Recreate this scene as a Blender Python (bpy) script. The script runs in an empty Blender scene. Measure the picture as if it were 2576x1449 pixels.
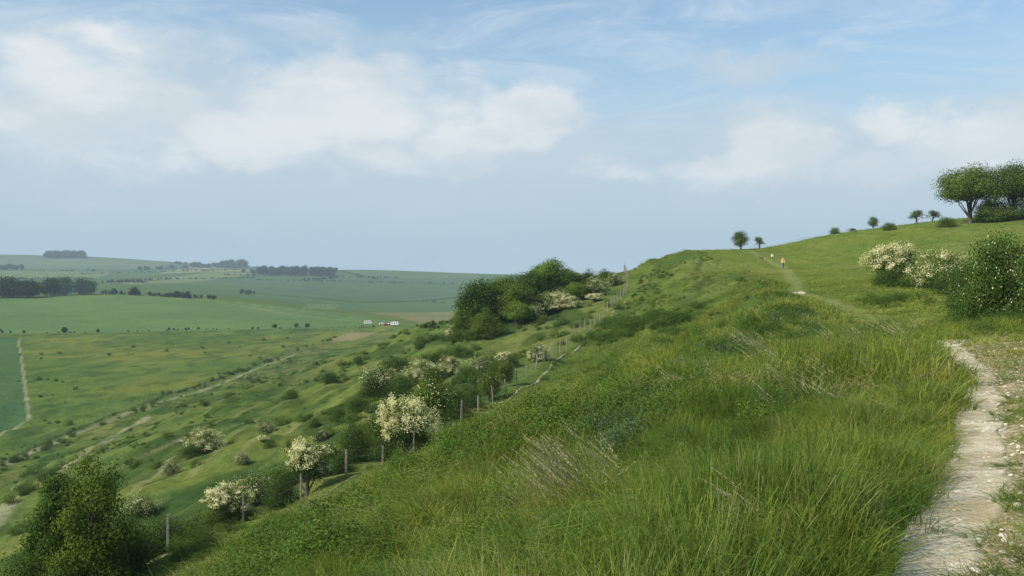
import bpy, math, random
import numpy as np
from mathutils import Vector, Matrix
HAZE=True
rng=np.random.default_rng(7); random.seed(7)
F=2504.0; CX=1288.0; HZ=690.0
scene=bpy.context.scene
scene.view_settings.view_transform='Standard'; scene.view_settings.look='None'; scene.view_settings.exposure=0

# ---------------------------------------------------------------- numeric helpers
def pchip(x,y,q):
    x=np.asarray(x,float); y=np.asarray(y,float); q=np.clip(np.asarray(q,float),x[0],x[-1])
    h=np.diff(x); d=np.diff(y)/h; n=len(x); m=np.zeros(n)
    for i in range(1,n-1):
        if d[i-1]*d[i]>0:
            w1=2*h[i]+h[i-1]; w2=h[i]+2*h[i-1]
            m[i]=(w1+w2)/(w1/d[i-1]+w2/d[i])
    m[0]=d[0]; m[-1]=d[-1]
    k=np.clip(np.searchsorted(x,q)-1,0,n-2)
    t=(q-x[k])/h[k]; t2=t*t; t3=t2*t
    return (2*t3-3*t2+1)*y[k]+(t3-2*t2+t)*h[k]*m[k]+(-2*t3+3*t2)*y[k+1]+(t3-t2)*h[k]*m[k+1]
def vnoise(x,y,seed=0):
    xi=np.floor(x).astype(np.int64); yi=np.floor(y).astype(np.int64); fx=x-xi; fy=y-yi
    fx=fx*fx*(3-2*fx); fy=fy*fy*(3-2*fy)
    def hh(a,b):
        v=(a*374761393+b*668265263+seed*1442695041)&0xffffffff
        v=((v^(v>>13))*1274126177)&0xffffffff
        return ((v^(v>>16))&0xffff)/65535.0
    return (hh(xi,yi)*(1-fx)+hh(xi+1,yi)*fx)*(1-fy)+(hh(xi,yi+1)*(1-fx)+hh(xi+1,yi+1)*fx)*fy
def fbm(x,y,seed=0,o=3):
    s=0;a=.5
    for k in range(o):
        s=s+a*vnoise(x*2**k,y*2**k,seed+k); a*=.5
    return s/(1-.5**o)
def sstep(a,b,x):
    t=np.clip((x-a)/(b-a),0,1); return t*t*(3-2*t)

# ---------------------------------------------------------------- terrain survey: cross-sections through the scarp
def P(y,l): return (y,[((px-CX)/F*y,-(py-HZ)/F*y) for px,py in l])
rows=[
(-8,[(-700,-42),(-300,-40),(-105,-38),(-60,-24),(-30,-12.8),(-27,-12.3),(-4,-2.2),(-.5,-1.72),(6,-1.5),(25,0),(120,8)]),
(5,[(-700,-42),(-300,-40),(-105,-38),(-58,-24),(-25.5,-12.5),(-22.5,-12),(0,-1.95),(2.2,-1.65),(8,-1.5),(25,-.2),(120,8)]),
(10,[(-700,-42),(-300,-40),(-105,-38),(-57,-24),(-24,-12.3),(-21,-11.7),(2,-2),(4.6,-1.62),(10,-1.4),(28,0),(130,9)]),
(22,[(-700,-42),(-300,-40),(-105,-38),(-55,-24.5),(-20,-12),(-17,-11.3),(6,-2),(9.8,-1.6),(16,-1.35),(34,.2),(140,11)]),
(38,[(-700,-42),(-300,-40),(-105,-38),(-53,-24.5),(-14.8,-11.4),(-11.8,-10.8),(10.5,-2.4),(14.5,-2.2),(20,-1.7),(40,0),(150,11)]),
(46,[(-700,-42),(-300,-40),(-105,-38),(-52,-24.5),(-10.8,-10.9),(-8,-10.3),(13,-2.3),(17,-2),(24,-1.6),(45,0),(160,12)]),
(67,[(-700,-42),(-300,-40),(-105,-38),(-50,-24),(-3.3,-9.9),(-.6,-9.3),(18.5,-2),(21.5,-1.7),(30,-1.3),(55,1),(170,13)]),
(96,[(-700,-42),(-300,-40),(-105,-38),(-47,-23.5),(3.7,-8.05),(6.5,-7.6),(24.5,-1.2),(28.5,-1),(40,-.3),(60,2),(180,15)]),
(118,[(-700,-41),(-300,-39),(-105,-38),(-45,-23),(9,-6.6),(11.5,-6.1),(28.5,-.6),(33.5,-.3),(45,.6),(70,4),(190,17)]),
(140,[(-700,-41),(-300,-39),(-105,-38),(-42,-21.5),(14.1,-4.5),(16.5,-4),(32,.2),(38.5,.6),(55,2),(80,6),(200,18)]),
(165,[(-700,-40),(-300,-39),(-105,-38),(-40,-20),(19.2,-1.65),(21,-1.3),(33,2.2),(43,2.2),(60,4.5),(90,8.5),(210,19)]),
(200,[(-700,-40),(-300,-39),(-105,-38),(-38,-18.5),(22.5,.5),(24.5,.9),(35.2,4.7),(48,5.1),(65,8.1),(90,11.2),(220,21)]),
(250,[(-700,-39),(-300,-39),(-105,-38),(-35,-20),(26,-2),(29,-1.5),(40,3),(56,4.5),(80,8.5),(110,11),(250,20)]),
(350,[(-700,-38),(-300,-38),(-105,-38),(-38,-26),(10,-14),(30,-9),(55,-4),(75,-1),(110,2),(160,5),(300,12)]),
(450,[(-700,-37),(-300,-38),(-105,-37.5),(-34,-29),(0,-26),(38,-20),(80,-14),(130,-9),(180,-5),(250,0),(400,8)]),
(620,[(-800,-34),(-319,-37),(-108,-37),(-46,-33),(3,-33),(50,-32),(120,-28),(200,-22),(300,-15),(400,-8),(600,0)]),
P(750,[(-1000,775),(0,785),(450,790),(800,805),(1050,812),(1250,812),(1500,806),(2000,790),(2500,770),(3000,750),(4500,720)]),
P(900,[(-1000,745),(0,748),(300,742),(600,755),(900,790),(1200,805),(1500,800),(2000,780),(2500,770),(3000,760),(4500,740)]),
P(1100,[(-1000,757),(0,752),(300,748),(600,752),(900,782),(1200,798),(1500,795),(2000,775),(2500,765),(3000,755),(4500,740)]),
P(1600,[(-1000,715),(0,722),(300,720),(600,735),(900,752),(1200,765),(1500,765),(2000,750),(2500,740),(3000,740),(4500,730)]),
P(2500,[(-1000,690),(0,692),(300,696),(600,698),(900,702),(1200,712),(1500,712),(2000,705),(2500,700),(3000,700),(4500,700)]),
P(3200,[(-1000,676),(0,676),(300,678),(600,680),(900,679),(1200,688),(1500,695),(2000,698),(2500,698),(3000,698),(4500,698)]),
P(3600,[(-1000,684),(0,684),(300,684),(600,684),(900,688),(1200,694),(1500,698),(2000,698),(2500,698),(3000,698),(4500,698)]),
P(4200,[(-1000,636),(0,641),(220,646),(500,663),(900,682),(1200,692),(1500,698),(2000,698),(2500,698),(3000,698),(4500,698)]),
P(5600,[(-1000,665),(0,665),(220,668),(500,680),(900,690),(1200,697),(1500,700),(2000,700),(2500,700),(3000,700),(4500,700)]),
P(12500,[(-1000,695),(0,695),(300,695),(600,695),(900,695),(1200,695),(1500,695),(2000,695),(2500,695),(3000,695),(4500,695)]),
]
NI,NJ=900,1100
ky=np.array([r[0] for r in rows],float); ku=np.log(ky+12)
kx=np.array([[p[0] for p in r[1]] for r in rows]); kz=np.array([[p[1] for p in r[1]] for r in rows])
U0,U1=math.log(-6+12),math.log(12000+12); S0,S1=-2.25,2.1
us=np.linspace(U0,U1,NI); ss=np.linspace(S0,S1,NJ); gy=np.exp(us)-12; tt=.35*np.sinh(ss)
GX=np.zeros((NI,NJ)); GY=np.repeat(gy[:,None],NJ,1); GZ=np.zeros((NI,NJ))
cx=np.stack([pchip(ku,kx[:,c],us) for c in range(11)],1); cz=np.stack([pchip(ku,kz[:,c],us) for c in range(11)],1)
for i in range(NI):
    xs=tt*(gy[i]+12); GX[i]=xs; GZ[i]=pchip(cx[i],cz[i],xs)
FY=[-8,5,10,22,38,46,56,67,78,96,118,140,165,200,230]
FX=[-30,-25.5,-24,-20,-14.8,-10.8,-6.9,-3.3,-.5,3.7,9,14.1,19.2,22.5,26]
PY=[-8,0,3,5.34,6.24,7.24,8.8,10.4,13.1,15.6,17.3,22.5,30,45,67,80,96,118,146,170,200,230]
PX=[-.8,.1,1.1,2.16,2.68,3.27,4.08,4.89,6.15,7.24,7.95,9.86,12,16,21,23,27.5,33,39.8,43,46,50]
def xf(y): return pchip(FY,FX,y)
def xp(y): return pchip(PY,PX,y)
def xe(y): return pchip(ky,kx[:,6],y)
pd=np.abs(GX-xp(GY))
keep=sstep(.3,2.2,pd)
near=1-sstep(250,420,GY)
slope=sstep(-4,3,xe(GY)-GX)
nz=(fbm(GX/1.3,GY/1.3,3)-.5)*.12*(1-sstep(30,120,GY))+(fbm(GX/6,GY/8,11)-.5)*(.12+1.7*slope)*near
nz+=(fbm((GX-.3*GY)/3.2,GY/22,15)-.5)*2.2*slope*near*sstep(25,60,GY)*sstep(0,4,GX-xf(GY))
nz+=(fbm(GX/25,GY/25,21)-.5)*3.4*slope*near*sstep(5,25,xf(GY)-GX)*sstep(15,60,GX+115)
nz+=(fbm((GX-.2*GY)/5,GY/30,25)-.5)*2.0*near*sstep(3,12,xf(GY)-GX)*sstep(0,20,GX+112)
nz+=(fbm(GX/300,GY/300,31)-.5)*4*sstep(900,2500,GY)
GZ+=nz*keep
GZ-=.05*(1-sstep(.2,.5,pd))*(1-sstep(60,120,GY))
def H(x,y):
    x=np.asarray(x,float); y=np.asarray(y,float)
    fi=np.clip((np.log(np.maximum(y+12,1))-U0)/(U1-U0)*(NI-1),0,NI-1.001)
    fj=np.clip((np.arcsinh(x/(y+12)/.35)-S0)/(S1-S0)*(NJ-1),0,NJ-1.001)
    i=fi.astype(int); j=fj.astype(int); a=fi-i; b=fj-j
    return (GZ[i,j]*(1-b)+GZ[i,j+1]*b)*(1-a)+(GZ[i+1,j]*(1-b)+GZ[i+1,j+1]*b)*a
DS=np.geomspace(3,11500,2600)
def G(px,py):
    for k in range(60):
        x=(px-CX)/F*DS; z=-(py-HZ)/F*DS
        w=np.nonzero(H(x,DS)>=z)[0]
        if len(w): 
            d=DS[w[0]]; xx=(px-CX)/F*d; return np.array([xx,d,float(H(xx,d))])
        py+=1.5
    return np.array([(px-CX)/F*3000,3000,0.])

# ---------------------------------------------------------------- node helpers
def mat(name):
    m=bpy.data.materials.new(name); m.use_nodes=True; nt=m.node_tree; nt.nodes.clear()
    out=nt.nodes.new('ShaderNodeOutputMaterial'); return m,nt,out
def N(nt,t,**kw):
    n=nt.nodes.new(t)
    for k,v in kw.items():
        if hasattr(n,k) and k!='inputs': setattr(n,k,v)
    return n
def setv(nt,sock,v):
    if isinstance(v,bpy.types.NodeSocket): nt.links.new(v,sock)
    else: sock.default_value=v
def M(nt,op,a,b=0,c=0,clamp=False):
    n=nt.nodes.new('ShaderNodeMath'); n.operation=op; n.use_clamp=clamp
    setv(nt,n.inputs[0],a); setv(nt,n.inputs[1],b); setv(nt,n.inputs[2],c); return n.outputs[0]
def mix(nt,f,a,b,bt='MIX'):
    n=nt.nodes.new('ShaderNodeMix'); n.data_type='RGBA'; n.blend_type=bt
    setv(nt,n.inputs[0],f)
    for s,v in ((n.inputs[6],a),(n.inputs[7],b)):
        if isinstance(v,tuple) and len(v)==3: v=(*v,1)
        setv(nt,s,v)
    return n.outputs[2]
def noise(nt,vec,scale,detail=3,rough=.5,dist=0):
    n=nt.nodes.new('ShaderNodeTexNoise'); n.inputs['Scale'].default_value=scale; n.inputs['Detail'].default_value=detail
    n.inputs['Roughness'].default_value=rough; n.inputs['Distortion'].default_value=dist
    nt.links.new(vec,n.inputs['Vector']); return n.outputs['Fac']
def mr(nt,v,a,b,c,d):
    n=nt.nodes.new('ShaderNodeMapRange'); n.interpolation_type='SMOOTHSTEP'
    setv(nt,n.inputs[0],v)
    for i,k in enumerate((a,b,c,d)): n.inputs[i+1].default_value=k
    return n.outputs[0]
def geo(nt): return nt.nodes.new('ShaderNodeNewGeometry').outputs['Position']

def leafmat(name,c1,c2,trans=.3,pscale=.5,wide=None):
    m,nt,out=mat(name)
    oi=N(nt,'ShaderNodeObjectInfo'); p=geo(nt)
    n1=noise(nt,p,pscale,1)
    at=N(nt,'ShaderNodeAttribute'); at.attribute_name='lc'
    f=M(nt,'ADD',M(nt,'MULTIPLY',oi.outputs['Random'],.35),M(nt,'MULTIPLY',mr(nt,n1,.3,.7,0,1),.3))
    f=M(nt,'ADD',f,M(nt,'MULTIPLY',at.outputs['Fac'],.35),clamp=True)
    col=mix(nt,f,c1,c2)
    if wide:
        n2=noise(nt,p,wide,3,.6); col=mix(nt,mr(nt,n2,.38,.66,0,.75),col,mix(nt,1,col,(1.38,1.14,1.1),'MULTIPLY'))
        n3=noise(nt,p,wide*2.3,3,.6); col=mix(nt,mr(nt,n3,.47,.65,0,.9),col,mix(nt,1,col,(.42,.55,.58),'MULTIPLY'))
    d=N(nt,'ShaderNodeBsdfDiffuse'); t=N(nt,'ShaderNodeBsdfTranslucent')
    nt.links.new(col,d.inputs[0]); tc=mix(nt,1,col,(1.25,1.2,.5),'MULTIPLY'); nt.links.new(tc,t.inputs[0])
    s=N(nt,'ShaderNodeMixShader'); s.inputs[0].default_value=trans
    nt.links.new(d.outputs[0],s.inputs[1]); nt.links.new(t.outputs[0],s.inputs[2])
    nt.links.new(s.outputs[0],out.inputs[0]); return m
def plainmat(name,c,rough=.8,var=.25,scale=8,metal=0):
    m,nt,out=mat(name); b=N(nt,'ShaderNodeBsdfPrincipled'); p=N(nt,'ShaderNodeTexCoord').outputs['Object']
    n1=noise(nt,p,scale,4)
    col=mix(nt,mr(nt,n1,.3,.7,0,1),tuple(v*(1-var) for v in c),tuple(min(1,v*(1+var)) for v in c))
    nt.links.new(col,b.inputs['Base Color']); b.inputs['Roughness'].default_value=rough; b.inputs['Metallic'].default_value=metal
    nt.links.new(b.outputs[0],out.inputs[0]); return m

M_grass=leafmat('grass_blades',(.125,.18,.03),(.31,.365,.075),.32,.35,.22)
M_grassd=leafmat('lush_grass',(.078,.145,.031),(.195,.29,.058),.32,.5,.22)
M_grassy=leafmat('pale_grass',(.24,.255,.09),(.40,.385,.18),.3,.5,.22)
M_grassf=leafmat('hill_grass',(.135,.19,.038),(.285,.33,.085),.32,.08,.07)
M_straw=leafmat('grass_seed_heads',(.34,.31,.19),(.50,.46,.31),.3,1)
M_leaf=leafmat('hawthorn_leaves',(.037,.08,.014),(.165,.23,.04),.28,.7)
M_leafd=leafmat('dark_leaves',(.025,.062,.016),(.11,.175,.036),.26,.5)
M_leafb=leafmat('bright_leaves',(.06,.13,.023),(.20,.29,.055),.3,.5)
M_bram=leafmat('bramble_leaves',(.045,.09,.02),(.14,.21,.045),.28,1.)
M_blue=leafmat('bluish_herb_leaves',(.055,.105,.045),(.14,.205,.10),.25,1.)
M_bloss=leafmat('blossom',(.64,.61,.34),(.85,.82,.56),.3,1.)
M_far=leafmat('distant_leaves',(.018,.042,.016),(.06,.098,.03),.15,.02)
M_bark=plainmat('bark',(.09,.075,.055),.9,.35,6)
M_wood=plainmat('weathered_wood',(.24,.22,.18),.85,.4,10)
M_wire=plainmat('wire',(.2,.2,.2),.5,.1,10,.8)
M_chalkst=plainmat('chalk_stone',(.66,.61,.50),.9,.2,20)

# ---------------------------------------------------------------- ground sheet with painted land use
base=np.zeros((NI,NJ,3))
def blend(mask,c):
    global base
    base=base*(1-mask[...,None])+np.array(c)*mask[...,None]
base[:]=(.125,.18,.047)
n0=fbm(GX/40,GY/40,5); n1=fbm(GX/9,GY/9,8)
blend(sstep(.42,.62,n0)*.8*(1-sstep(600,900,GY)),(.175,.20,.05))
blend(sstep(.45,.65,fbm(GX/14,GY/40,91))*.6*(1-sstep(600,900,GY)),(.08,.135,.038))
blend(sstep(.52,.7,fbm(GX/5,GY/12,92))*.6*(1-sstep(600,900,GY)),(.055,.10,.032))
hill=sstep(-112,-98,GX)*(1-sstep(450,600,GY))
blend(hill*.8,(.122,.162,.046)); blend(hill*sstep(.45,.64,n1)*.8,(.05,.093,.028)); blend(hill*sstep(.5,.68,fbm(GX/12,GY/34,55))*.55,(.18,.19,.065))
blend(hill*sstep(.52,.68,fbm(GX/3,GY/7,57))*.75,(.042,.076,.024))
nearm=sstep(-1,1.5,GX-xf(GY))*(1-sstep(240,300,GY))
blend(nearm*.85,(.11,.165,.036)); blend(nearm*sstep(.48,.7,n1)*.5,(.195,.21,.075)); blend(nearm*sstep(.5,.66,fbm(GX/4,GY/7,95))*.6,(.055,.10,.03))
plat=sstep(-1,3,GX-xe(GY))*(1-sstep(350,450,GY))*sstep(35,60,GY)
blend(plat*.85,(.165,.215,.05)); blend(plat*sstep(.45,.7,n1)*.5,(.215,.23,.075)); blend(plat*sstep(.5,.7,fbm(GX/4,GY/10,94))*.5,(.095,.145,.036))
blend((1-sstep(.4,1.0,pd))*sstep(40,60,GY)*(1-sstep(180,200,GY))*.5,(.27,.27,.13))
blend(sstep(900,1200,GY)*.9,(.09,.15,.058))
def inpoly(poly):
    w=[G(*p)[:2] for p in poly]; w=np.array(w); m=np.zeros((NI,NJ),bool)
    bb=(GX>w[:,0].min())&(GX<w[:,0].max())&(GY>w[:,1].min())&(GY<w[:,1].max())
    X=GX[bb];Y=GY[bb]; c=np.zeros(len(X),bool); n=len(w)
    for i in range(n):
        x1,y1=w[i]; x2,y2=w[(i+1)%n]
        k=((y1>Y)!=(y2>Y))
        with np.errstate(divide='ignore',invalid='ignore'):
            c^=k&(X<(x2-x1)*(Y-y1)/(y2-y1+1e-9)+x1)
    m[bb]=c; return m
def poly(p,c,a=1): blend(inpoly(p)*a,c)
def wline(pts,hw,c,a=1,soft=1.6,world=False,brk=.4):
    w=np.array(pts if world else [G(*p)[:2] for p in pts])
    mm=np.zeros((NI,NJ))
    for i in range(len(w)-1):
        A=w[i];B=w[i+1]; e=hw*3+3
        bb=(GX>min(A[0],B[0])-e)&(GX<max(A[0],B[0])+e)&(GY>min(A[1],B[1])-e*3)&(GY<max(A[1],B[1])+e*3)
        X=GX[bb];Y=GY[bb]; d=B-A; L=(d@d)+1e-9
        t=np.clip(((X-A[0])*d[0]+(Y-A[1])*d[1])/L,0,1)
        dd=np.hypot(X-A[0]-t*d[0],Y-A[1]-t*d[1])
        mm[bb]=np.maximum(mm[bb],1-sstep(hw*.6,hw*soft,dd))
    blend(mm*a*(1-brk+brk*sstep(.4,.6,fbm(GX/6,GY/6,93))),c)
# fields
poly([(-700,770),(0,752),(330,743),(560,757),(900,792),(1062,817),(700,828),(0,841),(-700,860)],(.13,.205,.078))
poly([(-600,852),(45,850),(62,980),(72,1058),(0,1098),(-600,1300)],(.08,.145,.06))
poly([(640,683),(860,684),(1180,692),(1190,740),(900,760),(620,735),(560,700)],(.088,.15,.068))
poly([(860,682),(960,680),(1200,690),(1200,700),(930,699)],(.11,.165,.07))
poly([(620,735),(900,760),(1190,742),(1190,780),(900,782),(600,752)],(.10,.165,.07))
poly([(440,680),(640,676),(640,683),(400,688)],(.25,.25,.10))
poly([(480,668),(620,672),(620,677),(450,676)],(.27,.26,.11))
poly([(250,708),(520,686),(640,686),(560,700),(330,716)],(.17,.22,.085))
poly([(0,682),(280,684),(250,698),(0,700)],(.16,.205,.085))
poly([(0,648),(200,648),(440,662),(400,672),(0,668)],(.13,.17,.07))
poly([(930,786),(1150,783),(1150,812),(1064,814)],(.21,.205,.09))
poly([(815,860),(885,835),(950,837),(885,857)],(.28,.23,.15),.7)
dark=(.035,.065,.026); pale=(.36,.33,.23)
for l in ([(0,681),(150,681),(440,668)],[(0,700),(250,703),(520,684),(640,683)],[(250,712),(420,703),(640,700)],[(560,692),(850,700),(1000,699)],
          [(860,684),(950,703)],[(640,704),(900,706),(1180,716)],[(200,690),(600,679)],[(620,736),(900,761),(1190,742)]):
    wline(l,9,dark,.9)
for l in ([(440,748),(700,775),(900,800)],[(330,745),(560,762),(960,812)]): wline(l,1.6,(.22,.28,.13),.8)
for k in range(7):
    a=765+k*12; wline([(a,778),(a+14,766)],1.6,(.20,.25,.13),.8); 
wline([(1060,757),(1150,763)],4,(.18,.22,.11),.6)
wline([(-300,852),(0,845),(400,838),(700,829),(850,825),(960,822)],1.3,(.04,.07,.025),.9)
wline([(45,850),(55,920),(62,980),(72,1055),(35,1080),(-60,1125)],.45,pale,.8)
trk=(.32,.31,.20)
wline([(-150,1255),(0,1178),(130,1118),(250,1068),(400,1012),(520,980),(640,930),(740,893)],.95,trk,.75,brk=.4)
wline([(-150,1240),(0,1162),(130,1105),(250,1056),(400,1003),(560,950),(720,890)],.7,dark,.9)
wline([(-100,1390),(0,1295),(60,1240),(130,1195),(260,1110),(370,1050)],.95,trk,.7,brk=.4)
wline([(-50,1290),(70,1215),(200,1130),(330,1080)],.6,dark,.7)
for l in ([(330,1240),(420,1160),(500,1120)],[(480,1200),(560,1110),(640,1060)],[(560,1080),(760,1000),(900,940)],[(250,1130),(420,1060),(600,1000)],[(600,1150),(800,1040),(1000,960)],[(300,1180),(500,1080),(700,1000),(1000,890)]):
    wline(l,.4,(.22,.21,.11),.6)
chalk=(1-sstep(.16,.36,pd))*np.where(GY<28,1,np.where(GY<60,0,.3*(fbm(GX/3,GY/3,77)>.5)))
chalk=np.maximum(chalk,.95*np.exp(-((GY-81)/2.6)**2)*(1-sstep(.4,.9,pd)))
chalk*=(1-sstep(175,190,GY))
worn=sstep(-.1,.25,GX-xp(GY))*(1-sstep(1.8,3.6,GX-xp(GY)))*(1-sstep(24,32,GY))

def add_attr(me,name,arr,typ='FLOAT'):
    a=me.attributes.new(name,typ,'POINT')
    if typ=='FLOAT': a.data.foreach_set('value',np.ascontiguousarray(arr,dtype=np.float32).ravel())
    elif typ=='INT': a.data.foreach_set('value',np.ascontiguousarray(arr,dtype=np.int32).ravel())
    elif typ=='FLOAT_COLOR':
        c=np.ones((len(arr),4),np.float32); c[:,:3]=arr; a.data.foreach_set('color',c.ravel())
    else: a.data.foreach_set('vector',np.ascontiguousarray(arr,dtype=np.float32).ravel())
def fastmesh(name,V,Q,smooth=True):
    me=bpy.data.meshes.new(name); V=np.asarray(V,np.float32); Q=np.asarray(Q,np.int32)
    me.vertices.add(len(V)); me.vertices.foreach_set('co',V.ravel())
    me.loops.add(Q.size); me.loops.foreach_set('vertex_index',Q.ravel())
    me.polygons.add(len(Q)); k=Q.shape[1]
    me.polygons.foreach_set('loop_start',np.arange(0,Q.size,k,dtype=np.int32)); 
    me.update(calc_edges=True); me.validate()
    if smooth: me.polygons.foreach_set('use_smooth',np.ones(len(Q),bool))
    return me
def link(name,me,loc=(0,0,0),rot=(0,0,0),sc=1):
    o=bpy.data.objects.new(name,me); scene.collection.objects.link(o); o.location=loc; o.rotation_euler=rot
    o.scale=(sc,sc,sc) if not hasattr(sc,'__len__') else sc
    return o
idx=np.arange(NI*NJ).reshape(NI,NJ)
Q=np.stack([idx[:-1,:-1],idx[:-1,1:],idx[1:,1:],idx[1:,:-1]],-1).reshape(-1,4)
me=fastmesh('ground',np.stack([GX,GY,GZ],-1).reshape(-1,3),Q)
add_attr(me,'Col',base.reshape(-1,3),'FLOAT_COLOR'); add_attr(me,'chalk',chalk); add_attr(me,'worn',worn)
m,nt,out=mat('hillside_ground'); p=geo(nt)
at=N(nt,'ShaderNodeAttribute'); at.attribute_name='Col'
ac=N(nt,'ShaderNodeAttribute'); ac.attribute_name='chalk'; aw=N(nt,'ShaderNodeAttribute'); aw.attribute_name='worn'
nA=noise(nt,p,.06,5,.6); nB=noise(nt,p,.9,5,.65); nC=noise(nt,p,14,4,.6); nD=noise(nt,p,.012,4,.6)
col=mix(nt,mr(nt,nA,.3,.7,0,.6),at.outputs['Color'],mix(nt,1,at.outputs['Color'],(1.3,1.12,.85),'MULTIPLY'))
col=mix(nt,mr(nt,nD,.35,.65,0,.6),col,mix(nt,1,col,(.72,.83,.82),'MULTIPLY'))
col=mix(nt,mr(nt,nB,.42,.72,0,.75),col,mix(nt,1,col,(.5,.62,.5),'MULTIPLY'))
col=mix(nt,mr(nt,nC,.4,.7,0,.6),col,mix(nt,1,col,(.5,.58,.5),'MULTIPLY'))
wf=M(nt,'MULTIPLY',aw.outputs['Fac'],mr(nt,nB,.30,.55,.35,1.0))
soil=mix(nt,mr(nt,nC,.4,.65,0,1),(.26,.20,.11),(.52,.44,.31))
col=mix(nt,wf,col,soil)
cf=M(nt,'ADD',ac.outputs['Fac'],M(nt,'MULTIPLY',M(nt,'SUBTRACT',noise(nt,p,3.5,5,.7),.5),1.6))
chc=mix(nt,mr(nt,noise(nt,p,30,4,.7),.35,.65,0,1),(.38,.32,.21),(.64,.58,.45))
col=mix(nt,M(nt,'MULTIPLY',mr(nt,cf,.35,.6,0,1),mr(nt,ac.outputs['Fac'],.0,.15,0,1)),col,chc)
bs=N(nt,'ShaderNodeBsdfDiffuse'); nt.links.new(col,bs.inputs['Color'])
bp=N(nt,'ShaderNodeBump'); bp.inputs['Strength'].default_value=.8; bp.inputs['Distance'].default_value=.35
nt.links.new(M(nt,'ADD',nB,M(nt,'MULTIPLY',nC,.08)),bp.inputs['Height']); nt.links.new(bp.outputs[0],bs.inputs['Normal'])
nt.links.new(bs.outputs[0],out.inputs[0]); me.materials.append(m); link('ground',me)
M_ground=m

# ---------------------------------------------------------------- draped path strips
def strip(name,fn,y0,y1,hw,step,lift,matl,ncr=13,tuck=.05,wob=.05,nearhw=1):
    ys=[y0]
    while ys[-1]<y1: ys.append(ys[-1]+step*(1+max(ys[-1],0)/25))
    ys=np.array(ys); V=[]
    for y in ys:
        c=float(fn(y)); dx=(float(fn(y+.3))-float(fn(y-.3)))/.6; nrm=np.array([1,-dx])/math.hypot(1,dx)
        kk=nearhw+(1-nearhw)*float(sstep(4.5,9,np.array(y)))
        wl=kk*hw*(.75+.6*vnoise(np.array(y*1.1),np.array(2.),5)); wr=kk*hw*(.8+.7*vnoise(np.array(y*.9),np.array(9.),6))
        wr+=.12*(vnoise(np.array(y*5.),np.array(3.),12)-.5); wl+=.08*(vnoise(np.array(y*5.),np.array(8.),13)-.5)
        for k in range(ncr):
            s=k/(ncr-1)*2-1; o=(wl if s<0 else wr)*s
            o+=wob*(vnoise(np.array(y*7.),np.array(s*3.),9)-.5)
            X=c+nrm[0]*o; Y=y+nrm[1]*o
            z=float(H(X,Y))+lift-(tuck+lift if abs(s)>.99 else 0)+.012*(vnoise(np.array(X*9),np.array(Y*9),4)-.5)
            V.append((X,Y,z))
    n=len(ys); ii=np.arange(n*ncr).reshape(n,ncr)
    Q=np.stack([ii[:-1,:-1],ii[:-1,1:],ii[1:,1:],ii[1:,:-1]],-1).reshape(-1,4)
    me=fastmesh(name,V,Q); me.materials.append(matl); return link(name,me)
def chalkmat(name,k,gr=.65,g0=.58):
    mc,nt,out=mat(name); p=geo(nt)
    a=noise(nt,p,2.2,5,.65); b=noise(nt,p,36,5,.7); v=N(nt,'ShaderNodeTexVoronoi'); v.inputs['Scale'].default_value=26; nt.links.new(p,v.inputs['Vector'])
    s=lambda c: tuple(q*k for q in c)
    col=mix(nt,mr(nt,a,.35,.65,0,1),s((.50,.42,.27)),s((.77,.69,.53))); col=mix(nt,mr(nt,b,.45,.7,0,.85),col,s((.33,.26,.16)))
    col=mix(nt,mr(nt,v.outputs['Distance'],.0,.25,.8,0),col,s((.87,.81,.68)))
    g=noise(nt,p,5,5,.75); col=mix(nt,mr(nt,g,g0,g0+.1,0,gr),col,(.17,.17,.065))
    g2=noise(nt,p,.5,4,.7); col=mix(nt,mr(nt,g2,g0-.1,g0+.1,0,gr),col,(.16,.17,.06)) if gr>.8 else col
    bs=N(nt,'ShaderNodeBsdfDiffuse'); nt.links.new(col,bs.inputs['Color'])
    bp=N(nt,'ShaderNodeBump'); bp.inputs['Strength'].default_value=.7; bp.inputs['Distance'].default_value=.03
    nt.links.new(M(nt,'ADD',a,b),bp.inputs['Height']); nt.links.new(bp.outputs[0],bs.inputs['Normal'])
    nt.links.new(bs.outputs[0],out.inputs[0]); return mc
strip('chalk_footpath',xp,-5,27,.238,.07,.02,chalkmat('chalk_path',.97),17,nearhw=.85)
strip('chalk_sheep_track',lambda y: xf(y)+1.0+.25*math.sin(y*.31),8,150,.17,.25,.03,chalkmat('dusty_chalk',.6,.95,.5),7,.2,.25)

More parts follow.
